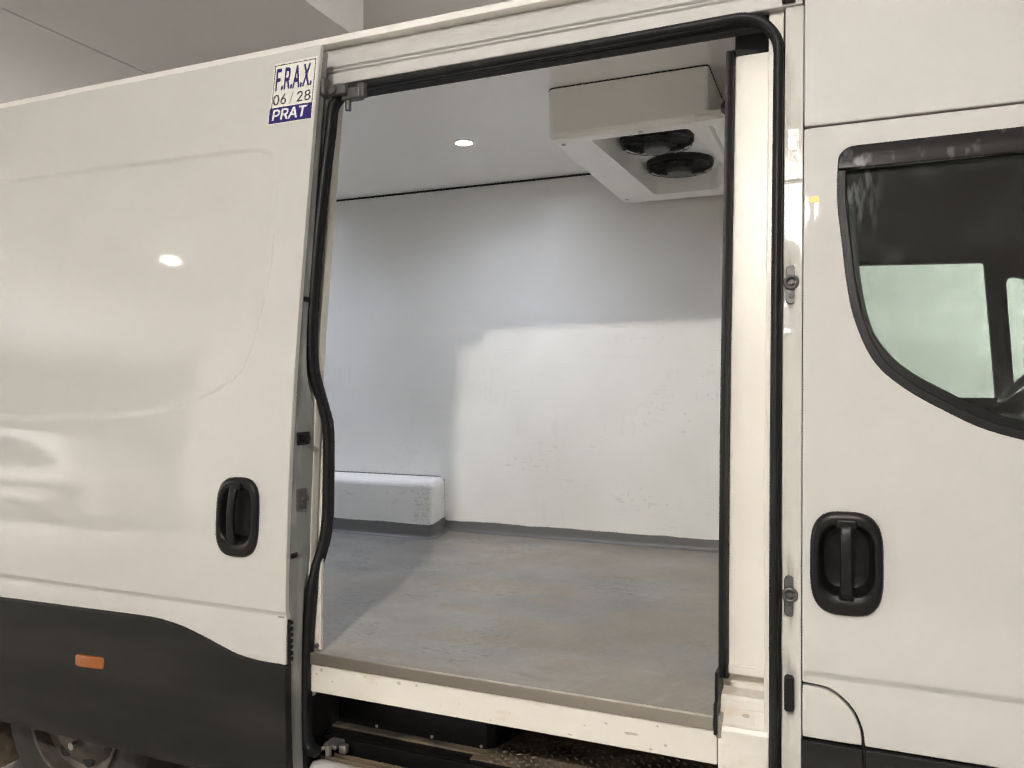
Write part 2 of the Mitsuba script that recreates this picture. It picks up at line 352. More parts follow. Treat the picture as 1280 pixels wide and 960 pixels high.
for n, (x, y, z), e in bulbs:
    k = 'ceiling_lamp' if n == 'key' else f'ceiling_lamp_{[b[0] for b in bulbs].index(n):03d}'
    top = 4.62 if x > -3.25 or y > 2.9 else 4.0
    bm = trimesh.creation.icosphere(subdivisions=3, radius=1.); bm.apply_scale((.10, .10, .036) if n != 'side' else (.075, .05, .018)); bm.apply_translation((x, y, z))
    add(k + '__bulb', bm, 'lamp_white', False, emitter={'type': 'area', 'radiance': rgb(*(e * c for c in WARM))})
    add(k + '__stem', cyl((x, y, z + .05), (x, y, top), .012), 'lamp_white')
    add(k + '__cap', cyl((x, y, z + .037), (x, y, z + .08), .06), 'lamp_white')
    lab(k, names[n], 'lamp', 'flat round lamps hanging from the workshop ceiling')

# a white people carrier parked across the workshop, mirrored in the sliding door
lab('parked_car', 'white people carrier parked across the workshop, seen only mirrored in the sliding door', 'car')
CX, CY = -9.55, -6.6                                       # nose (it faces +x) and near side
body = np.array(rounded([(0, .32), (.02, .72), (-.12, .92), (-.85, 1.08), (-1.75, 1.74), (-2.6, 1.86), (-4.1, 1.84), (-4.42, 1.55), (-4.55, .9), (-4.55, .34)], [.08, .12, .15, .2, .35, .4, .25, .2, .1, .1], 6).exterior.coords)[:-1]
lay = [(0., 0.), (.05, -.03), (.05, -.03), (0., 0.)]
pts = []
for w, sx in ((0.0, .93), (.12, .985), (.35, 1.0), (1.45, 1.0), (1.68, .985), (1.80, .93)):
    lean = np.clip((body[:, 1] - .95) / .9, 0, 1) * .16
    inw = (1 if w < .9 else -1) * lean
    pts.append(np.c_[CX + (body[:, 0] + 2.27) * sx - 2.27, CY - w - inw * (1 if w in (0.0, .12) or w > 1.5 else 0), .34 + (body[:, 1] - .34) * (.97 if sx < .95 else 1)])
nb = len(body); cv = np.vstack(pts)
cf = [[i * nb + j, i * nb + (j + 1) % nb, (i + 1) * nb + (j + 1) % nb, (i + 1) * nb + j] for i in range(5) for j in range(nb)]
cf = np.array(cf); cf3 = np.vstack([cf[:, [0, 1, 2]], cf[:, [0, 2, 3]]])
capt = shapely.Polygon(body); tv, tf = trimesh.creation.triangulate_polygon(capt, engine='earcut')
from scipy.spatial import cKDTree
ix = cKDTree(body).query(np.asarray(tv)[:, :2])[1]
add('parked_car__body', trimesh.Trimesh(cv, np.vstack([cf3, ix[np.asarray(tf)], ix[np.asarray(tf)] + 5 * nb]), process=False), 'white_paint', 30)
def car_side(poly, d, off): return trimesh.Trimesh(*(lambda m: (np.c_[CX + m.vertices[:, 0], CY + off - np.clip((m.vertices[:, 1] - .95) / .9, 0, 1) * .16 - m.vertices[:, 2], m.vertices[:, 1]], m.faces))(extrude(poly, d)))
for q in ([(-1.2, 1.10), (-2.02, 1.62), (-2.12, 1.66), (-2.12, 1.06)], [(-2.2, 1.06), (-2.2, 1.68), (-3.12, 1.68), (-3.12, 1.05)], [(-3.2, 1.06), (-3.2, 1.67), (-3.95, 1.62), (-4.2, 1.12)]):
    add('parked_car__window', car_side(rounded(q, .05), .02, .012), 'black_gloss', 30)
for x in (-.92, -3.6):
    w = trimesh.creation.revolve(np.array([(.0, .03), (.18, .03), (.21, .0), (.24, .02), (.32, .02), (.335, -.02), (.335, -.18), (.2, -.2)]), sections=36); w.apply_transform(trimesh.transformations.rotation_matrix(-math.pi / 2, [1, 0, 0])); w.apply_translation((CX + x, CY + .01, .335))
    add('parked_car__wheel', w, 'tyre', 30)
    hub = trimesh.creation.cylinder(radius=.2, height=.02, sections=30); hub.apply_transform(trimesh.transformations.rotation_matrix(math.pi / 2, [1, 0, 0])); hub.apply_translation((CX + x, CY + .04, .335))
    add('parked_car__hub_cap', hub, 'rim_steel', 30)
add('parked_car__sill_trim', hull_box(CX - 3.2, CX - 1.3, CY - .02, CY + .02, .34, .46, .012), 'cladding')
add('parked_car__side_moulding', hull_box(CX - 4.2, CX - .55, CY - .01, CY + .022, .66, .73, .008), 'cladding')
add('parked_car__headlamp', hull_box(CX - .38, CX + .0, CY - .3, CY + .012, .74, .90, .05), 'steel')
for x in (-2.3, -3.3): add('parked_car__door_handle', hull_box(CX + x, CX + x + .18, CY - .02, CY + .03, .93, .97, .012), 'steel')

# ================================================================== the van
lab('van', 'white panel van with its side door slid open on an insulated cargo bay', 'van')
V = 'van__'
OUT = -.095                                            # how far the slid-back door stands off the skin

# ---- roof, rail above the opening, side skins
_hp = [(float(yb(z)) - .0008, z) for z in (2.476, 2.488, 2.498)] + [(.1655, 2.510), (.171, 2.522), (.182, 2.533), (.20, 2.541), (.24, 2.553), (.42, 2.60), (.7, 2.65), (1.05, 2.68)]
prof = curve(_hp + [(2.1 - y, z) for y, z in _hp[-2::-1]], .012)
xs = np.r_[np.linspace(-4.4, -.4, 41), np.linspace(-.3, .36, 12)]
rv = np.array([[(x, y, z) for (y, z) in prof] for x in xs]); nx, ny = rv.shape[:2]
rf = [[i * ny + j, (i + 1) * ny + j, (i + 1) * ny + j + 1, i * ny + j + 1] for i in range(nx - 1) for j in range(ny - 1)]
add(V + 'roof', (rv.reshape(-1, 3), rf), 'white_paint', True)
# sloping cap over the windscreen
rv2 = np.array([[(.36 + t * .75, y, 2.40 + (z - 2.40) * (1 - t) - .32 * t) for (y, z) in prof] for t in np.linspace(0, 1, 12)])
add(V + 'roof__front_slope', (rv2.reshape(-1, 3), [[i * ny + j, (i + 1) * ny + j, (i + 1) * ny + j + 1, i * ny + j + 1] for i in range(11) for j in range(ny - 1)]), 'white_paint', True)
rail_y = lambda x, z: yb(z) + groove(z, 2.459, .0028, .010) + groove(z, 2.446, .0028, .009)
add(V + 'roof_rail', panel(sbox(-4.4, 2.405, -.081, 2.507), rail_y, .05, .004, .03, zlines=[2.4525 + .0012 * k for k in range(-13, 14)]), 'white_paint')
add(V + 'roof_rail__end_cap', cat(lean_box(-.128, -.098, -.018, .004, 2.412, 2.47, 6, .009)), 'black_plastic')
add(V + 'roof_marker', sweep([(-.76, .21, 2.535), (-.77, .205, 2.56), (-.765, .2, 2.60)], circle(.022, 10), up=(0, 1, 0), scale=[1, .8, .3]), 'black_plastic')
for x, h in ((-2.13, .016), (-1.80, .022)):
    add(V + 'roof_marker', sweep([(x, .19, 2.535), (x, .19, 2.545 + h)], circle(.012, 8), up=(0, 1, 0), scale=[1, .6]), 'black_plastic')
add(V + 'rear_side_panel', panel(sbox(-4.4, .5, -1.44, 2.404).difference(Point(-2.43, .34).buffer(.43)), lambda x, z: yb(z) + .004, .06, .004, .02), 'white_paint')
add(V + 'far_side_panel', panel(sbox(-4.4, .45, -.1, 2.5), lambda x, z: 2.1 - yb(z), .2, 0, 0), 'white_paint')

# ---- opening flange behind the sliding door, white pillar between opening and cab door
seal3 = [(-1.37, -.01, .452), (-1.400, -.005, .462), (-1.412, -.004, .50), (-1.412, -.002, .6), (-1.411, 0., .70), (-1.407, .003, .793), (-1.401, .006, .88), (-1.397, .022, .96), (-1.389, .038, 1.015), (-1.383, .049, 1.071), (-1.382, .053, 1.128), (-1.384, .053, 1.22), (-1.386, .051, 1.313), (-1.390, .046, 1.383), (-1.398, .033, 1.43), (-1.406, .014, 1.485), (-1.411, -.008, 1.545), (-1.413, -.022, 1.63), (-1.411, -.030, 1.731), (-1.409, -.033, 1.871), (-1.404, -.035, 2.013), (-1.395, -.038, 2.156), (-1.391, -.036, 2.27), (-1.391, -.036, 2.30)]
lc = curve(seal3, .012)
corner = np.array([(-1.391 + .055 * (1 - math.cos(a)), -.036 + .04 * math.sin(a) ** 2, 2.30 + .088 * math.sin(a)) for a in np.linspace(.12, math.pi / 2, 10)])
topl = np.array([(x, .004, 2.388 + .012 * (x + 1.34) / 1.1) for x in np.linspace(-1.325, -.25, 30)])
cor2 = np.array([(-.2355 + .1 * math.sin(a), .004, 2.30 + .1 * math.cos(a)) for a in np.linspace(0.05, math.pi / 2, 12)])
rgt = np.array([(-.1355, .004, z) for z in np.linspace(2.28, .36, 60)])
sp = np.vstack([lc, corner, topl, cor2, rgt])
path = np.stack([sp[:, 0], yb(sp[:, 2]) + sp[:, 1], sp[:, 2]], 1)
sec = .82 * np.array([(-.017, .018), (-.019, 0.), (-.0145, -.011), (-.005, -.0165), (.006, -.015), (.0135, -.008), (.016, .004), (.013, .018)])
add(V + 'opening_seal', sweep(path, sec, up=(0, 1, 0), scale=np.where(sp[:, 0] < -1.33, .92, np.where((sp[:, 0] > -.14) & (sp[:, 2] < 2.29), .66, .80))), 'rubber', 40)
lip = np.stack([sp[:, 0], yb(sp[:, 2]) + sp[:, 1] + .018, sp[:, 2]], 1)
add(V + 'opening_seal__lip', sweep(lip, rsec(.026, .010, .003, 2), up=(0, 1, 0)), 'rubber', 40)
fm = lc[(lc[:, 2] > .93) & (lc[:, 2] < 1.47)]
fl = Polygon([(x + .002, z) for x, _, z in fm] + [(-1.45, fm[-1, 2]), (-1.45, fm[0, 2])]).buffer(0)
add(V + 'opening_flange', panel(fl, lambda x, z: yb(z) + .055, .03, 0, .006), 'panel_white')
pil = Polygon([(-.121, .36), (-.0792, .36), (-.0792, 2.404), (-.121, 2.404)])
def pil_y(x, z):
    y = yb(z) + .006 + groove(x, -.1075, .002, .003) * ((z > 2.11) & (z < 2.40))
    for zc, w in ((1.72, .075), (1.03, .085), (.81, .085)):
        y = y + .016 * np.exp(-((z - zc) / w) ** 4) * np.clip((-.088 - x) / .02, 0, 1)
    return y + groove(z, 1.972, .0025, .004) * (x < -.08)
add(V + 'door_pillar', panel(pil, pil_y, .006, .002, .012, zlines=[1.972 + .0015 * k for k in range(-4, 5)]), 'pillar_paint')
for zc in (1.734, 1.03):
    ring = trimesh.creation.torus(major_radius=.0135, minor_radius=.004, major_sections=20, minor_sections=8)
    ring.apply_transform(trimesh.transformations.rotation_matrix(math.pi / 2, [1, 0, 0])); ring.apply_translation((-.103, yb(zc) + .006, zc))
    plate = panel(rounded([(-.116, zc - .05), (-.091, zc - .05), (-.091, zc + .04), (-.116, zc + .04)], .011), lambda x, z: yb(z) + .012, .02, .002, .008)
    k = add(V + 'door_pillar__striker', cat(plate, ring, cyl((-.103, yb(zc) + .008, zc - .03), (-.103, yb(zc) + .004, zc - .03), .006, 12), cyl((-.103, yb(zc) + .02, zc), (-.103, yb(zc) + .004, zc), .006, 12)), 'dark_steel')
add(V + 'door_pillar__rubber_buffer', panel(rounded([(-.115, .772), (-.094, .772), (-.094, .85), (-.115, .85)], .006), lambda x, z: yb(z) + .0, .02, .004, .012), 'black_plastic')
add(V + 'door_pillar__clear_film', panel(rounded([(-.112, 1.978), (-.088, 1.978), (-.088, 2.098), (-.112, 2.098)], .003), lambda x, z: yb(z) + .002 + .006 * meshkit.fbm(np.stack([x * 60, z * 0, z * 55], -1), 3), .004, 0, .002), 'gelcoat_gloss')

# ---- sliding door
stamp = Polygon(curve([(-2.9, 2.213), (-2.125, 2.206), (-1.62, 2.198), (-1.545, 2.176), (-1.517, 2.11), (-1.515, 1.90), (-1.553, 1.638), (-1.60, 1.53), (-1.70, 1.475), (-1.829, 1.432), (-2.0, 1.408), (-2.157, 1.398), (-2.604, 1.388), (-2.9, 1.386)], .02))
def door_y(x, z):
    y = yb(z) + OUT + .0075 * (1 - step_fn(z, .866, .020)) * np.exp(-np.clip(.866 - z, 0, 1) / .05)
    p = shapely.points(x, z)
    d = shapely.distance(stamp.exterior, p) * np.where(shapely.contains(stamp, p), 1, -1)
    t = np.clip((d + .0055) / .011, 0, 1)
    return y + .009 * t * t * (3 - 2 * t)
HC = np.array([(-1.573, 1.124), (.0125, 1.111)])      # handle centres
def sup(c, a, b, n=3.2, k=64):
    t = np.linspace(0, 2 * math.pi, k, endpoint=False)
    return Polygon(np.stack([c[0] + a * np.sign(np.cos(t)) * abs(np.cos(t)) ** (2 / n), c[1] + b * np.sign(np.sin(t)) * abs(np.sin(t)) ** (2 / n)], 1))
dpoly = sbox(-2.86, .60, -1.403, 2.494).difference(sup(HC[0], .058, .095))
cladp = np.vstack([curve([(-2.86, .788), (-2.556, .796), (-2.186, .802), (-1.90, .806), (-1.80, .797), (-1.701, .775), (-1.62, .752), (-1.555, .736), (-1.471, .730), (-1.399, .731)], .02), [(-1.399, .372), (-2.86, .372)]])
dpoly = dpoly.intersection(Polygon(np.vstack([cladp[:-2] - [0, .01], [(-1.3, .72), (-1.3, 2.6), (-2.9, 2.6)]])))
add(V + 'sliding_door', panel(dpoly, door_y, .0058, .0035, .012, zlines=[.866 + .002 * k for k in range(-10, 11)]), 'white_paint', 40)
add(V + 'sliding_door__cladding', panel(Polygon(cladp).buffer(0), lambda x, z: yb(z) + OUT - .006 + .02 * np.clip((.42 - z) / .05, 0, 1) ** 2, .02, .006, .02), 'cladding')
lab(V + 'sliding_door__cladding', 'dark grey dusty plastic cladding with a wavy top edge')
zz = np.linspace(.38, 2.482, 110)
ge = PchipInterpolator([.3, .66, .9, 1.02, 1.11, 1.22, 1.39, 1.55, 1.69, 2.03, 2.5], [-.018, -.016, -.006, .027, .040, .036, .024, -.034, -.043, -.045, -.048])
ev = []
for q in zz:
    e, dent = float(ge(q)), .006 * math.exp(-((q - 1.50) / .09) ** 2) + .003 * math.exp(-((q - 1.9) / .12) ** 2)
    ev.append([(x - (dent if 0 < k_ < 6 else 0), yb(q) + y, q) for k_, (x, y) in enumerate([(-1.432, OUT + .006), (-1.412, OUT + .006), (-1.407, OUT + .009), (-1.405, OUT + .016), (-1.4065, (OUT + e) / 2), (-1.405, e - .010), (-1.4075, e - .003), (-1.414, e), (-1.432, e)])])
ev = np.array(ev); ek = ev.shape[1]
add(V + 'sliding_door__leading_edge', (ev.reshape(-1, 3), [[i * ek + j, i * ek + (j + 1) % ek, (i + 1) * ek + (j + 1) % ek, (i + 1) * ek + j] for i in range(len(zz) - 1) for j in range(ek)]), 'edge_grey', 40)
ip = sbox(-2.70, .40, -1.44, 2.46)
add(V + 'sliding_door__inner_panel', panel(ip, lambda x, z: yb(z) - .004, .1, 0, 0), 'edge_grey')
mk = rounded([(-2.204, .620), (-2.082, .624), (-2.08, .662), (-2.204, .658)], .010)
add(V + 'sliding_door__marker_lamp', panel(mk, lambda x, z: yb(z) + OUT - .014 + .004 * ((x + 2.142) / .062) ** 2, .012, .006, .012), 'amber'); lab(V + 'sliding_door__marker_lamp', 'amber side marker lamp in the dark cladding')
for zc, yo in ((1.346, .03), (.0, 0)):
    if zc: add(V + 'sliding_door__guide_pin', cat(hull_box(-1.409, -1.400, OUT + yb(zc) + .030, OUT + yb(zc) + .085, zc - .018, zc + .018, .008), cyl((-1.41, OUT + yb(zc) + .055, zc), (-1.385, OUT + yb(zc) + .055, zc), .010)), 'black_plastic')
zl = 1.175
lk = cat(hull_box(-1.409, -1.401, OUT + yb(zl) + .038, OUT + yb(zl) + .082, zl - .030, zl + .030, .012), hull_box(-1.405, -1.397, OUT + yb(zl) + .055, OUT + yb(zl) + .086, zl - .006, zl + .008, .003), cyl((-1.41, OUT + yb(zl) + .06, zl + .016), (-1.398, OUT + yb(zl) + .06, zl + .016), .006, 12), cyl((-1.41, OUT + yb(zl) + .06, zl - .016), (-1.398, OUT + yb(zl) + .06, zl - .016), .006, 12))
add(V + 'sliding_door__latch', lk, 'dark_steel')
for zc in (1.742, 1.022):
    y0 = OUT + yb(zc)
    add(V + 'sliding_door__clip', cat(hull_box(-1.409, -1.402, y0 + .022, y0 + .05, zc - .007, zc + .007, .003), ), 'black_plastic')
    add(V + 'sliding_door__screw', cyl((-1.408, y0 + .062, zc + .002), (-1.403, y0 + .062, zc + .002), .006, 12), 'steel')
# upper guide arm into the rail
ya = yb(2.36)
arm = cat(hull_box(-1.452, -1.392, ya - .075, ya - .035, 2.345, 2.40, .008), hull_box(-1.42, -1.335, ya - .052, ya - .030, 2.350, 2.378, .005), hull_box(-1.362, -1.296, ya - .035, ya - .004, 2.338, 2.372, .006), cyl((-1.345, ya - .02, 2.372), (-1.345, ya - .02, 2.31), .009, 14), cyl((-1.375, ya - .060, 2.364), (-1.375, ya - .048, 2.364), .012, 14), hull_box(-1.31, -1.285, ya - .03, ya - .008, 2.342, 2.384, .004))
add(V + 'sliding_door__guide_arm', arm, 'dark_steel')
add(V + 'sliding_door__edge_trim', cat(*[hull_box(-1.4025, -1.395, OUT + .010, OUT + .026, z, z + .011, .003) for z in np.linspace(.735, .835, 7)], hull_box(-1.4025, -1.397, OUT + .006, OUT + .016, .725, .852, .002)), 'black_plastic')

def handle(key, c, yf):
    """An oval dished handle with an upright grip across the dish."""
    n, a, b = 84, .0735, .1115
    t = np.linspace(0, 2 * math.pi, n, endpoint=False)
    ex = np.sign(np.cos(t)) * abs(np.cos(t)) ** (2 / 3.3) * (1 - .07 * np.sin(t) ** 2); ez = np.sign(np.sin(t)) * abs(np.sin(t)) ** (2 / 3.9)
    prof = [(1.0, .004), (1.0, -.004), (.985, -.009), (.95, -.013), (.88, -.0155), (.80, -.0155), (.75, -.013), (.715, -.006), (.69, .004), (.665, .018), (.62, .028), (.5, .032), (.25, .033), (.0, .033)]
    vv = []
    for s, h in prof:
        zs = s if s > .76 else s * .93
        x = c[0] + a * s * ex; z = c[1] + b * zs * ez + (.006 if s < .76 else .0)
        y0 = yf(np.full(n, c[0]), np.full(n, c[1])) + (yb(z) - yb(c[1]))
        vv.append(np.stack([x, y0 + h, z], 1))
    k = len(prof)
    f = [[i * n + j, i * n + (j + 1) % n, (i + 1) * n + (j + 1) % n, (i + 1) * n + j] for i in range(k - 1) for j in range(n)]
    f = np.vstack([np.array(f)[:, [0, 1, 2]], np.array(f)[:, [0, 2, 3]]])
    m = trimesh.Trimesh(np.vstack(vv), f, process=False)
    kk = add(key, m, 'black_plastic', 40)
    s = np.linspace(0, 1, 22); y0 = float(yf(np.array([c[0]]), np.array([c[1]]))[0])
    gz = c[1] + .088 - .160 * s; gy = y0 - .018 - .014 * np.sin(math.pi * np.clip(s * 1.02, 0, 1)) ** .7 + (yb(gz) - yb(c[1]))
    gy[-1] += .014; gy[0] += .01
    add(kk + '__grip', sweep(np.stack([np.full(22, c[0]), gy, gz], 1), rsec(.027, .016, .006, 4), up=(0, 1, 0), scale=1 - .12 * np.sin(math.pi * s)), 'black_plastic', 40)
    add(kk + '__pivot', hull_box(c[0] - .021, c[0] + .021, y0 - .020, y0 + .012, c[1] + .076, c[1] + .098, .006), 'black_plastic')
    add(kk + '__catch', hull_box(c[0] - .019, c[0] + .019, y0 - .018, y0 + .012, c[1] - .082, c[1] - .066, .005), 'black_plastic')
    lkp = panel(sup((c[0], c[1] - .090), .012, .005), lambda x, z: y0 - .0165 + 0 * x, .01, .001, .003)
    add(kk + '__lock_cover', lkp, 'black_plastic')
    return kk


h1 = handle(V + 'door_handle', HC[0], lambda x, z: yb(z) + OUT); lab(h1, 'black handle of the slid-back door')
# ---- inspection sticker on the sliding door
sx0, sx1, sz0, sz1 = -1.566, -1.411, 2.268, 2.458
sy = lambda x, z: yb(z) + OUT - .0008
k = add(V + 'sticker', panel(Polygon([(sx0, sz0), (sx1, sz0), (sx1 + .004, sz1), (sx0 + .004, sz1)]), sy, .03, 0, .0006), 'sticker_paper')
lab(k, 'white and navy inspection sticker reading F.R.A.X. 06 / 28 PRAT')
sy2 = lambda x, z: yb(z) + OUT - .0012
bw = .0022
for a in (sbox(sx0 + .006, sz1 - .008, sx1 - .002, sz1 - .008 + bw), sbox(sx0 + .006, sz0 + .05, sx0 + .006 + bw, sz1 - .008), sbox(sx1 - .004, sz0 + .05, sx1 - .004 + bw, sz1 - .008)):
    add(k + '__border_line', panel(a, sy2, .05, 0, .0004), 'black_ink')
add(k + '__title', flat_text('F.R.A.X.', .08, True, sx0 + .014, sx1 - .010, sz0 + .102, sz0 + .172, sy2), 'navy_ink', False)
add(k + '__date', flat_text('06', .04, False, sx0 + .011, sx0 + .058, sz0 + .058, sz0 + .090, sy2), 'black_ink', False)
add(k + '__date', flat_text('/', .04, False, sx0 + .070, sx0 + .083, sz0 + .057, sz0 + .091, sy2), 'grey_ink', False)
add(k + '__date', flat_text('28', .04, False, sx0 + .097, sx1 - .010, sz0 + .058, sz0 + .090, sy2), 'black_ink', False)
add(k + '__band', panel(sbox(sx0 + .001, sz0 + .002, sx1 - .002, sz0 + .050), sy2, .05, 0, .0004), 'navy_ink')
add(k + '__band_lettering', flat_text('PRAT', .04, True, sx0 + .012, sx1 - .022, sz0 + .010, sz0 + .044, lambda x, z: sy2(x, z) - .0005, .004), 'sticker_white', False)

# ---- cab door, its window, panel above, fuel flap, sill cladding
win = Polygon(np.vstack([curve([(.345, 1.386), (.275, 1.407), (.202, 1.444), (.127, 1.491), (.072, 1.544), (.045, 1.597), (.021, 1.678), (.003, 1.824), (-.006, 1.93), (-.005, 1.995)], .012),
                         rounded([(-.005, 1.99), (-.002, 2.040), (.7, 2.048), (.7, 1.99)], [0, .035, 0, 0]).exterior.coords[:-3], [(.95, 2.048), (1.05, 1.5), (.95, 1.31), (.6, 1.31)]])).buffer(0)
cab = sbox(-.0775, .722, 1.2, 2.094).difference(win.buffer(-.004)).difference(sup(HC[1], .058, .095))
flap = Polygon(np.vstack([curve([(-.0775, .836), (-.032, .833), (.008, .811), (.032, .78), (.043, .744), (.046, .676), (.046, .62)], .01), [(-.0775, .62)]]))
add(V + 'cab_door', panel(cab.difference(flap.buffer(.0045)), body_y, .02, .0035, .012, zlines=ZW), 'white_paint', 40)
add(V + 'fuel_flap', panel(flap.intersection(sbox(-1, .722, 1, 1)).buffer(-.0005), body_y, .02, .003, .012, zlines=ZW), 'white_paint', 40)
lowc = sbox(-.0775, .36, 1.2, .718)
add(V + 'cab_door__cladding', panel(lowc.difference(flap.buffer(.0045)), lambda x, z: yb(z) - .006, .03, .004, .012), 'cladding')
add(V + 'fuel_flap__cladding', panel(flap.intersection(lowc).buffer(-.001), lambda x, z: yb(z) - .006, .03, .003, .012), 'cladding')
add(V + 'door_gap_backing', panel(sbox(-.1, .36, 1.2, 2.10).difference(win.buffer(.03)).difference(sup(HC[1], .065, .10)), lambda x, z: yb(z) + .022, .1, 0, 0), 'black_matte')
capp = Polygon([(-.0775, 2.0985), (1.2, 2.0985), (1.15, 2.14), (.42, 2.513), (-.0775, 2.513)])
add(V + 'cab_roof_panel', panel(capp, lambda x, z: yb(z) - .001, .03, .004, .02), 'white_paint', 40)
h2 = handle(V + 'door_handle', HC[1], lambda x, z: yb(z)); lab(h2, 'black handle of the cab door')
wi = win.buffer(-.017)
rub = win.buffer(.001).difference(win.buffer(-.019)).difference(sbox(-1, 1.988, 2, 3))
add(V + 'cab_window', panel(win.buffer(-.008), lambda x, z: yb(z) + .012, .06, 0, 0), 'dirty_glass')
add(V + 'cab_window__seal', panel(rub, lambda x, z: yb(z) - .001, .02, .003, .014), 'rubber', 40)
add(V + 'cab_window__inner_seal', panel(win.buffer(-.014).difference(Polygon(np.vstack([curve([(.345, 1.424), (.289, 1.442), (.217, 1.48), (.142, 1.526), (.093, 1.57), (.065, 1.614), (.041, 1.686), (.023, 1.822), (.013, 1.986)], .012), [(.9, 1.977), (.9, 1.40)]])).buffer(0)), lambda x, z: yb(z) + .008, .02, .002, .012), 'black_plastic', 40)
dfl = win.intersection(sbox(-1, 1.986, .9, 2.06))
add(V + 'wind_deflector', panel(dfl, lambda x, z: yb(z) - .010 + .012 * np.clip((z - 2.0) / .05, 0, 1) ** 2, .012, .003, .010), 'black_gloss', 40)
lab(V + 'wind_deflector', 'scuffed black wind deflector over the cab window')
add(V + 'yellow_glow', panel(rounded([(-.066, 1.915), (-.044, 1.915), (-.044, 1.930), (-.066, 1.930)], .003), lambda x, z: yb(z) - .0006, .02, 0, .0004), 'glow_yellow')  # soft yellow glow on the paint, put in as a coloured patch

# ---- cab interior
inner = sbox(-.1, .7, 1.1, 2.10)
hole = Polygon(np.vstack([curve([(.40, 1.395), (.30, 1.43), (.212, 1.468), (.165, 1.505), (.116, 1.552), (.067, 1.627), (.042, 1.76), (.034, 1.90), (.032, 1.97)], .015), [(.9, 1.99), (.95, 1.40)]])).buffer(0)
add(V + 'cab_trim', panel(inner.difference(hole), lambda x, z: yb(z) + .06, .05, .004, .01), 'cab_dark')
farw = rounded([(-.16, 2.0325), (-.12, 1.52), (.10, 1.442), (.599, 1.440), (.556, 2.008)], [.03, .05, .03, .008, .012])
qw = rounded([(.628, 1.955), (.662, 1.45), (.95, 1.42), (.80, 1.90)], [.03, .02, .03, .06])
add(V + 'far_door', panel(sbox(-.25, .6, 1.3, 2.25).difference(farw).difference(qw), lambda x, z: 1.94 + 0 * x, .1, .006, .03), 'cab_dark')
for w in (farw, qw):
    add(V + 'far_door__window', panel(w.buffer(.01), lambda x, z: 1.955 + 0 * x, .3, 0, 0), 'glass')
    add(V + 'far_door__window_seal', panel(w.buffer(.012).difference(w.buffer(-.002)), lambda x, z: 1.932 + 0 * x, .05, .003, .012), 'cab_black')
hl = curve([(.15, 2.04), (.22, 2.10), (.6, 2.13), (1.0, 2.13), (1.5, 2.12), (1.78, 2.09), (1.87, 2.05), (1.92, 2.03)], .04)
hv = np.array([[(x, y, z) for y, z in hl] for x in np.linspace(-.115, 1.1, 12)])
add(V + 'headliner', (hv.reshape(-1, 3), [[i * len(hl) + j, (i + 1) * len(hl) + j, (i + 1) * len(hl) + j + 1, i * len(hl) + j + 1] for i in range(11) for j in range(len(hl) - 1)]), 'headliner', True)
shelf = sweep([(.415, .55, 2.10), (.40, .75, 2.065), (.405, 1.1, 2.055), (.42, 1.5, 2.065), (.44, 1.75, 2.09)], rsec(.03, .07, .01, 3), up=(1, 0, 0))
add(V + 'headliner__shelf', cat(shelf, hull_box(.43, .95, .55, 1.75, 2.045, 2.12, .02)), 'cab_dark')
add(V + 'headliner__sun_visor', cat(hull_box(.37, .40, .62, .72, 2.03, 2.06, .008), hull_box(.40, .62, .40, .95, 2.03, 2.045, .007)), 'cab_dark')
arch = curve([(-.1, 1.90, 2.07), (.30, 1.90, 2.075), (.45, 1.9, 2.065), (.60, 1.90, 2.02), (.72, 1.9, 1.94)], .03)
add(V + 'far_door__frame_rib', sweep(arch, rsec(.016, .03, .006, 3), up=(0, 1, 0)), 'cab_black')
add(V + 'far_door__pillar', sweep([(.575, 1.90, 2.03), (.597, 1.90, 1.72), (.622, 1.90, 1.42)], rsec(.034, .04, .012, 3), up=(0, 1, 0)), 'cab_dark')
add(V + 'dashboard', cat(hull_box(.62, 1.2, .12, 1.9, .9, 1.40, .08), hull_box(.52, .75, 1.2, 1.75, 1.2, 1.385, .06)), 'cab_black')
add(V + 'cab_floor', plain_box(-.12, 1.2, .08, 1.92, .55, .6), 'cab_black', False)
add(V + 'cab_front', plain_box(1.2, 1.22, .05, 1.95, .5, 1.5), 'cab_black', False)
add(V + 'bulkhead', plain_box(-.125, -.118, .19, 1.93, .5, 2.5), 'cab_dark', False)
wh = trimesh.creation.torus(major_radius=.19, minor_radius=.0155, major_sections=48, minor_sections=12)
spk = cat(*[sweep([(0, 0, -.02), (.18 * math.cos(a), .18 * math.sin(a), 0)], rsec(.03, .012, .004, 2), up=(0, 0, 1)) for a in (0, math.pi / 2, -math.pi / 2)], trimesh.creation.cylinder(radius=.06, height=.04, sections=24))
TR = trimesh.transformations
M4 = TR.translation_matrix((.680, 1.42, 1.555)) @ TR.rotation_matrix(math.radians(-41), [0, 1, 0])
wh.apply_transform(M4); spk.apply_transform(M4)
add(V + 'steering_wheel', wh, 'black_plastic', True); add(V + 'steering_wheel__hub', spk, 'black_plastic')
for y0, y1 in ((.25, .75), (1.2, 1.7)):
    add(V + 'seat', cat(hull_box(-.10, .02, y0, y1, .95, 1.42, .05), hull_box(-.08, .42, y0, y1, .85, 1.0, .05)), 'cab_black')

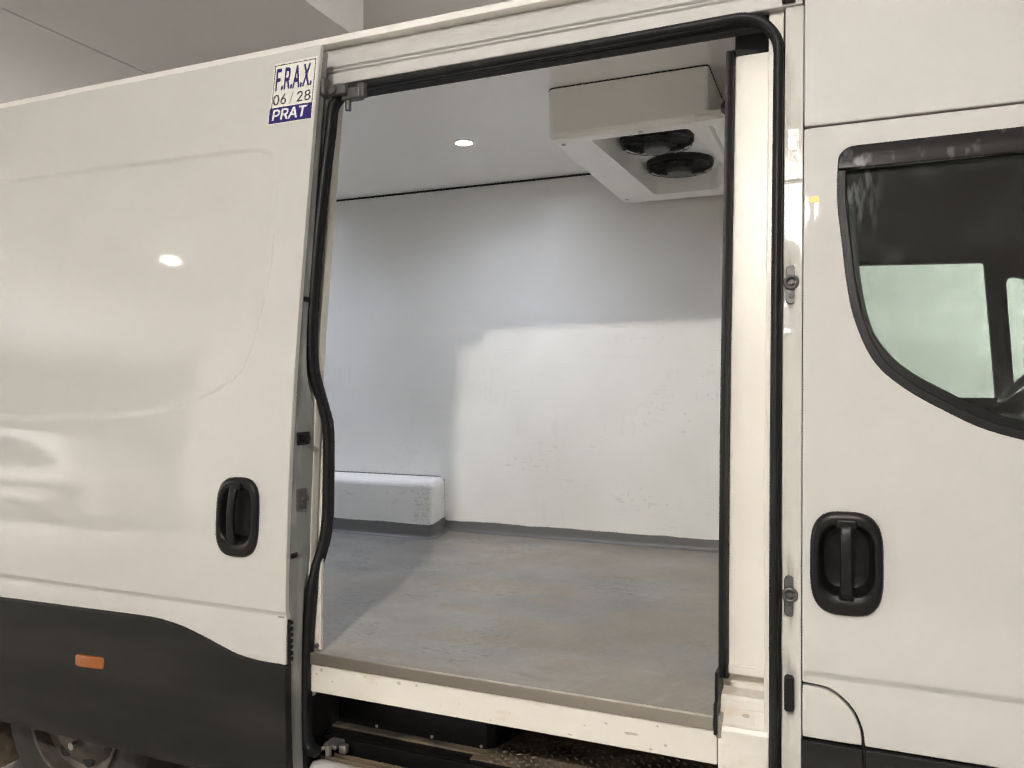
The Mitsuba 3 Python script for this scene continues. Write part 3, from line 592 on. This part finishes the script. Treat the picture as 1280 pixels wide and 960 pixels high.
# ---- cargo bay
BX0, BX1, BY, FZ, CZ = -3.7, -.262, 1.85, .73, 2.53
add(V + 'cargo_floor', hull_box(BX0, BX1 + .01, .0145, BY + .03, FZ - .05, FZ, .004), 'cargo_floor_grey')
add(V + 'cargo_wall', plain_box(BX0, BX1 + .05, BY, BY + .03, FZ - .02, CZ + .03), 'gelcoat', False)
lab(V + 'cargo_wall', 'glossy white scuffed inner wall of the cargo bay')
spots = [(-1.48, 1.173), (-3.1, 1.173)]
cp = sbox(BX0, .14, BX1 + .05, BY - .004)
for s in spots: cp = cp.difference(Point(s).buffer(.037, quad_segs=10))
cm = extrude(cp, .02); cm.apply_translation((0, 0, CZ))
add(V + 'cargo_ceiling', cm, 'gelcoat_gloss', False)
add(V + 'cargo_ceiling__joint', plain_box(BX0, -.90, BY - .008, BY - .0005, CZ - .0085, CZ - .0005), 'cladding', False)
for s in spots:
    pts = np.array([(.0, .030), (.024, .030), (.0345, .010), (.036, -.003), (.039, -.0045), (.046, -.003), (.047, -.0005)])
    bz = trimesh.creation.revolve(pts, sections=40); bz.apply_translation((s[0], s[1], CZ))
    k = add(V + 'spot_lamp', bz, 'lamp_white')
    dk = trimesh.creation.icosphere(subdivisions=2, radius=.0125); dk.apply_translation((s[0], s[1], CZ + .0195))
    dr_ = trimesh.creation.annulus(r_min=.022, r_max=.0335, height=.002, sections=36); dr_.apply_translation((s[0], s[1], CZ + .003))
    add(k + '__lens', dk, 'lamp_white', False, emitter={'type': 'area', 'radiance': rgb(*(LED * c for c in COOL))})
    add(k + '__added_glow_ring', dr_, 'lamp_white', False, emitter={'type': 'area', 'radiance': rgb(*(460. * c for c in COOL))})  # glowing ring added to spill soft light onto the upper wall
    lab(k, 'small round lit lamp in the cargo ceiling' if s is spots[0] else 'second lamp of the cargo ceiling hidden towards the rear')
# end walls of the bay
add(V + 'cargo_end_wall', plain_box(BX0 - .03, BX0, .1, BY, FZ - .02, CZ + .03), 'gelcoat', False)
add(V + 'cargo_front_wall', plain_box(-.215, -.20, .30, BY, FZ - .02, CZ + .03), 'gelcoat', False)
add(V + 'cargo_near_wall', cat(lean_box(BX0, -1.43, .030, .046, FZ - .1, 2.53, 20, .003)), 'gelcoat')
# grey turned-up floor edge along wall and wheel box
rng = np.random.default_rng(3)
def skirt(p0, p1, nrm, h=.052, seed=0):
    """A strip of floor coating turned up a wall with a ragged top edge."""
    p0, p1, nrm = (np.array(v, float) for v in (p0, p1, nrm)); L = np.linalg.norm(p1 - p0); n = max(3, int(L / .02)); out = []
    r = np.random.default_rng(seed)
    hh = h + .004 * (meshkit.fbm(np.stack([np.arange(n) * .21, np.zeros(n), np.zeros(n)], 1), 3, seed) - .5) * 2
    cov = [(.022, .0008), (.014, .004), (.008, .010), (.0055, .02)]
    for i in range(n):
        q = p0 + (p1 - p0) * i / (n - 1)
        out.append([q + nrm * o + [0, 0, z] for o, z in cov] + [q + nrm * .005 + [0, 0, hh[i]], q + [0, 0, hh[i] + .001]])
    out = np.array(out); k = out.shape[1]
    return trimesh.Trimesh(out.reshape(-1, 3), np.vstack([[[i * k + j, (i + 1) * k + j, (i + 1) * k + j + 1], [i * k + j, (i + 1) * k + j + 1, i * k + j + 1]] for i in range(n - 1) for j in range(k - 1)]), process=False)
add(V + 'cargo_wall__floor_edge', skirt((-1.93, BY, FZ), (BX1 + .04, BY, FZ), (0, -1, 0), .054, 4), 'skirt_grey', 40)
# wheel box
wb = [(-3.7, 1.60), (-1.868, 1.60), (-1.928, BY + .01), (-3.7, BY + .01)]
wp = rounded(wb, [0, .03, 0, 0], 12)
zs_ = [(0, FZ - .01), (0, .985), (.004, .997), (.012, 1.006), (.024, 1.010)]
loops = [np.array(wp.buffer(-o, join_style=2).exterior.coords)[:-1] if o else np.array(wp.exterior.coords)[:-1] for o, _ in zs_]
wm = m3.Manifold.hull_points(np.vstack([np.c_[l, np.full(len(l), z)] for l, (_, z) in zip(loops, zs_)]))
add(V + 'wheel_box', wm, 'gelcoat', False)
add(V + 'wheel_box__edge_line', cat(sweep([(-3.7, BY - .004, 1.012), (-1.955, BY - .004, 1.012), (-1.927, BY - .003, .995), (-1.927, BY - .003, .79)], rsec(.0035, .006, .001, 2), up=(0, 1, 0))), 'skirt_grey')
fp = np.array(wp.exterior.coords)[:-1]
k0 = int(np.argmin(np.hypot(fp[:, 0] + 3.7, fp[:, 1] - 1.60))); fp = np.roll(fp, -k0, 0)
if fp[1, 1] > 1.7: fp = np.r_[fp[:1], fp[:0:-1]]
fp = fp[:int(np.argmax((fp[:, 1] > 1.85) & (fp[:, 0] > -3))) + 1]
seg = np.r_[0, np.cumsum(np.linalg.norm(np.diff(fp, axis=0), axis=1))]; q = np.unique(np.r_[np.arange(0, seg[-1], .02), seg])
fp = np.stack([np.interp(q, seg, fp[:, a]) for a in (0, 1)], 1)
tn = np.gradient(fp, axis=0); tn /= np.linalg.norm(tn, axis=1, keepdims=True); nn = np.stack([tn[:, 1], -tn[:, 0]], 1)
hh = .070 + .006 * (meshkit.fbm(np.c_[q * 9, q * 0, q * 0], 3, 8) - .5)
fv = np.array([[(p_[0] + n_[0] * o, p_[1] + n_[1] * o, FZ + z) for o, z in ((.024, .0008), (.015, .004), (.008, .011), (.006, .022), (.005, h_), (0., h_ + .001))] for p_, n_, h_ in zip(fp, nn, hh)])
add(V + 'wheel_box__floor_edge', (fv.reshape(-1, 3), [[i * 6 + j, (i + 1) * 6 + j, (i + 1) * 6 + j + 1, i * 6 + j + 1] for i in range(len(fp) - 1) for j in range(5)]), 'skirt_grey', 40)
# left jamb and right door post
add(V + 'cargo_jamb', lean_box(-1.440, -1.404, .012, .046, .60, 2.40, 30, .004), 'panel_white')
add(V + 'cargo_jamb__lower_strip', lean_box(-1.404, -1.378, .030, .044, .735, 1.0, 12, .003), 'panel_white')
add(V + 'cargo_jamb__screw', cyl((-1.389, .036, .748), (-1.389, .018, .748), .006, 12), 'dark_steel')
add(V + 'door_post', lean_box(-.247, -.151, .085, .12, .812, 2.33, 30, .006), 'panel_white')
lab(V + 'door_post', 'cream white upright post at the right of the opening')
zz = np.linspace(.80, 2.345, 50)
add(V + 'door_post__edge_seal', sweep(np.stack([-.257 + 0 * zz, yb(zz) + .085, zz], 1), [(-.012, .03), (-.012, -.006), (-.008, -.014), (.0, -.010), (.004, -.012), (.0105, -.012), (.0105, .03)], up=(0, 1, 0)), 'rubber', 40)
add(V + 'door_post__base_rail', lean_box(-.247, -.151, .080, .09, .812, .832, 4, .003), 'panel_white')
add(V + 'header', lean_box(-1.42, -.15, .03, .06, 2.378, 2.43, 4, .004), 'black_matte')
add(V + 'header__corner_plate', lean_box(-.249, -.125, .10, .13, 2.30, 2.43, 6, .003), 'black_matte')
add(V + 'header__side_plate', lean_box(-.160, -.125, .024, .30, .60, 2.42, 24, .003), 'panel_white')
add(V + 'hose', sweep(curve([(-.30, 1.0, 2.33), (-.31, .85, 2.36), (-.33, .72, 2.375), (-.31, .6, 2.33), (-.28, .5, 2.30)], .03), circle(.02, 12), up=(0, 0, 1)), 'rubber')

# sill of the bay
add(V + 'cargo_sill', cat(hull_box(-1.426, -.262, .014, .06, .618, .700, .004)), 'sill_white')
stp = Polygon([(.016, .602), (.016, .700), (.021, .709), (.030, .712), (.060, .738), (.064, .757), (.070, .764), (.112, .769), (.118, .776), (.120, .85), (.17, .85), (.17, .602)])
em = extrude(stp, .111); em.apply_transform(np.array([[0, 0, 1, -.2605], [1, 0, 0, 0], [0, 1, 0, 0], [0, 0, 0, 1.]])); em.fix_normals()
add(V + 'cargo_sill__end_piece', em, 'sill_white', False)
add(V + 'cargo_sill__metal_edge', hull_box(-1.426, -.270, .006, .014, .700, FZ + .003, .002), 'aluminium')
lab(V + 'cargo_sill__metal_edge', 'dull metal angle along the front edge of the cargo floor')
add(V + 'cargo_sill__end_seal', cat(hull_box(-.2695, -.261, .004, .020, .690, .765, .003), hull_box(-.2685, -.261, .018, .115, .70, .83, .003)), 'rubber')
# entrance step below
add(V + 'step', plain_box(-1.46, -.10, .13, .70, .40, .45), 'black_plastic', False)
add(V + 'step__back_wall', plain_box(-1.46, -.10, .60, .62, .44, .72), 'black_matte', False)
add(V + 'step__end_wall', plain_box(-1.47, -1.44, .05, .62, .36, .70), 'black_matte', False)
add(V + 'step__soffit', plain_box(-1.44, -.15, .05, .62, .605, .617), 'black_matte', False)
bxm = m3.Manifold.hull_points(np.array([(x, y, z) for z in (.452, .606) for x, y in ((-1.438, .205), (-.935, .205), (-.915, .225), (-.80, .60), (-1.438, .60))]))
add(V + 'step__battery_box', bxm, 'black_plastic', False)
for x in (-1.30, -1.11, -.95):
    add(V + 'step__bolt', trimesh.creation.icosphere(subdivisions=2, radius=.005).apply_translation((x, .203, .46)), 'steel')
dm = []
for i in range(36):
    for j in range(18):
        x, y = -.90 + i * .022, .150 + j * .025 + (i % 2) * .0125
        if y > .59 or (y > .19 and x < -.945 + max(0, y - .2) * .36 + .02) or x > -.16: continue
        a = math.radians(42 if (i + j) % 2 else -42)
        c, s_ = math.cos(a), math.sin(a)
        v = np.array([(-.012, 0, 0), (0, -.004, 0), (.012, 0, 0), (0, .004, 0), (-.005, 0, .004), (.005, 0, .004)]) @ np.array([[c, s_, 0], [-s_, c, 0], [0, 0, 1]]) + [x, y, .4535]
        dm.append(trimesh.Trimesh(v, [[0, 1, 4], [1, 5, 4], [1, 2, 5], [2, 3, 5], [3, 4, 5], [3, 0, 4]], process=False))
add(V + 'step__tread_plate', plain_box(-.955, -.15, .14, .60, .4505, .4537), 'tread', False)
add(V + 'step__tread_stud', cat(*dm), 'tread_worn', False); lab(V + 'step__tread_stud', kind='stuff')
add(V + 'step__edge_strip', cat(hull_box(-1.44, -.93, .168, .200, .449, .4565, .003)), 'dusty')
add(V + 'lower_rail', cat(hull_box(-1.44, -.12, .118, .124, .40, .446, .002), plain_box(-1.44, -.12, .06, .13, .388, .392)), 'black_plastic')
for y, z in ((.092, .414), (.072, .410), (.058, .418)):
    add(V + 'lower_rail__lip', hull_box(-1.40, -.12, y - .005, y + .004, z - .02, z, .002), 'dusty')
so = curve([(.052, .405), (.040, .418), (.020, .422), (.004, .414), (-.004, .39), (-.006, .34), (.0, .25)], .01)
sv = np.array([[(x, y, z) for y, z in so] for x in (-1.405, -1.385, -1.375, -.9, -.4, -.10)])
sv[0, :, 1] += .012; sv[0, :, 2] -= .012
add(V + 'outer_sill', (sv.reshape(-1, 3), [[i * len(so) + j, (i + 1) * len(so) + j, (i + 1) * len(so) + j + 1, i * len(so) + j + 1] for i in range(5) for j in range(len(so) - 1)]), 'white_paint', True)
br = cat(hull_box(-1.40, -1.355, .07, .12, .432, .446, .004), hull_box(-1.352, -1.325, .075, .10, .420, .448, .008), cyl((-1.425, .03, .432), (-1.37, .09, .438), .007, 12), cyl((-1.375, .062, .42), (-1.375, .062, .45), .010, 14), cyl((-1.395, .04, .43), (-1.395, .028, .43), .007, 10))
add(V + 'lower_guide', br, 'steel')
# underbody so that no light comes through
add(V + 'underbody', plain_box(-4.3, 1.1, .14, 1.9, .30, .34), 'black_matte', False)
add(V + 'shade_sheet', hull_box(-2.86, -2.82, .02, .42, .10, .60, .01), 'dusty')  # dark sheet added in place of the shaded floor beside the tyre
add(V + 'underbody__arch_liner', plain_box(-3.0, -1.46, .40, .43, .1, .72), 'black_matte', False)

# ---- rear wheel below the sliding door
WC = (-2.43, .07, .345)
def revolve_y(pts, n=72):
    m = trimesh.creation.revolve(np.array(pts), sections=n)
    m.apply_transform(TR.rotation_matrix(math.pi / 2, [1, 0, 0])); m.apply_translation(WC); m.fix_normals(); return m
ty = revolve_y([(.205, .0), (.225, -.0), (.25, .012), (.30, .012), (.328, .0), (.345, -.02), (.348, -.10), (.345, -.19), (.30, -.215), (.21, -.20)])
k = add(V + 'wheel', ty, 'tyre', 40)
rimp = [(.212, .006), (.208, .010), (.200, .006), (.194, -.012), (.188, -.035), (.170, -.042), (.150, -.030), (.115, -.012), (.095, -.012), (.085, -.02), (.06, -.02), (.055, .01), (.0, .012)]
rm = revolve_y(rimp)
add(k + '__rim', rm, 'rim_steel', 40)
for i in range(8):
    a = 2 * math.pi * (i + .3) / 8
    h = trimesh.creation.cylinder(radius=.022, height=.004, sections=18); h.apply_transform(TR.scale_matrix(1.0)); h.apply_transform(TR.rotation_matrix(math.pi / 2, [1, 0, 0]))
    h.apply_translation((WC[0] + .150 * math.cos(a), WC[1] + .0285, WC[2] + .150 * math.sin(a)))
    add(k + '__vent_hole', h, 'black_matte')
for i in range(6):
    a = 2 * math.pi * (i + .5) / 6
    c = (WC[0] + .085 * math.cos(a), WC[1], WC[2] + .085 * math.sin(a))
    add(k + '__wheel_nut', cyl((c[0], c[1] + .02, c[2]), (c[0], c[1] - .012, c[2]), .014, 6), 'steel', False)

# ---- evaporator on the cargo ceiling
ux0, ux1, uy0, uy1, uz = -.945, -.392, .735, 1.80, 2.350
CU = V + 'cooling_unit'
outer = rounded([(ux0, uy0), (ux1, uy0), (ux1, uy1), (ux0, uy1)], [.03, .012, .02, .03], 16)
tray = rounded([(-.795, .80), (-.470, .80), (-.415, 1.36), (-.49, 1.66), (-.762, 1.66)], [.006, .02, .06, .06, .02])
def ring_at(o, z): return np.c_[np.array(outer.buffer(-o).exterior.coords)[:-1], np.full(len(outer.buffer(-o).exterior.coords) - 1, z)]
hs = m3.Manifold.hull_points(np.vstack([ring_at(.0, CZ - .0015), ring_at(.0, uz + .022), ring_at(.003, uz + .011), ring_at(.010, uz + .003), ring_at(.022, uz)]))
tl = lambda o, z: np.c_[np.array(tray.buffer(o).exterior.coords)[:-1], np.full(len(tray.buffer(o).exterior.coords) - 1, z)]
hs = hs - m3.Manifold.hull_points(np.vstack([tl(.006, uz - .001), tl(.001, uz + .004), tl(-.008, uz + .085)]))
add(CU, hs, 'unit_white', False)
lab(CU, 'white ceiling cooling unit with two black fans')
add(CU + '__seam', extrude(outer.buffer(.0015), .004).apply_translation((0, 0, CZ - .0045)), 'black_matte', False)
for bx, by in ((-.905, .80), (-.905, 1.70), (-.62, .768), (-.43, 1.72)):
    add(CU + '__screw', trimesh.creation.cylinder(radius=.008, height=.006, sections=12).apply_translation((bx, by, uz - .001)), 'steel')
add(CU + '__drain_bracket', cat(hull_box(ux1 - .045, ux1 + .075, uy0 - .012, uy0 + .06, uz - .004, uz + .028, .004), hull_box(ux1 - .030, ux1 + .07, uy0 - .018, uy0 + .02, uz + .006, uz + .012, .002), hull_box(ux1 + .002, ux1 + .11, uy0 + .02, uy1 - .3, uz - .002, uz + .03, .012)), 'unit_white')
FP = uz + .066
for cx, cy in ((-.640, 1.115), (-.622, 1.480)):
    rg = trimesh.creation.revolve(np.array([(.128, .018), (.128, .0), (.130, -.006), (.134, -.008), (.138, -.006), (.139, .018)]), sections=48); rg.apply_translation((cx, cy, FP + .004))
    add(CU + '__fan', rg, 'black_plastic', 40)
    dsk = trimesh.creation.cylinder(radius=.1285, height=.003, sections=48); dsk.apply_translation((cx, cy, FP + .017)); add(CU + '__fan_shroud', dsk, 'black_matte', False)
    for q in range(7):
        a0 = 2 * math.pi * q / 7
        bv = np.array([(cx + r * math.cos(a0 + w), cy + r * math.sin(a0 + w), FP + .014 - .014 * tt) for r in (.045, .08, .124) for w, tt in ((0, 0), (.32, .5), (.62, 1))])
        add(CU + '__fan_blade', trimesh.Trimesh(bv, [[i * 3 + j + d for d in t] for i in range(2) for j in range(2) for t in ((0, 1, 4), (0, 4, 3))], process=False), 'black_plastic')
    gr = [trimesh.creation.torus(major_radius=r, minor_radius=.0016, major_sections=40, minor_sections=6).apply_translation((cx, cy, FP - .014)) for r in (.058, .076, .094, .112, .130)]
    gr += [cyl((cx + .05 * math.cos(a), cy + .05 * math.sin(a), FP - .0135), (cx + .136 * math.cos(a), cy + .136 * math.sin(a), FP - .0135), .0020, 6) for a in np.linspace(0, 2 * math.pi, 8, endpoint=False)]
    add(CU + '__fan_guard', cat(*gr), 'black_plastic', 40)
    hb = trimesh.creation.revolve(np.array([(0, -.014), (.044, -.014), (.050, -.008), (.052, .034), (0, .034)]), sections=32); hb.apply_translation((cx, cy, FP - .022)); add(CU + '__fan_motor', hb, 'dark_steel', 40)
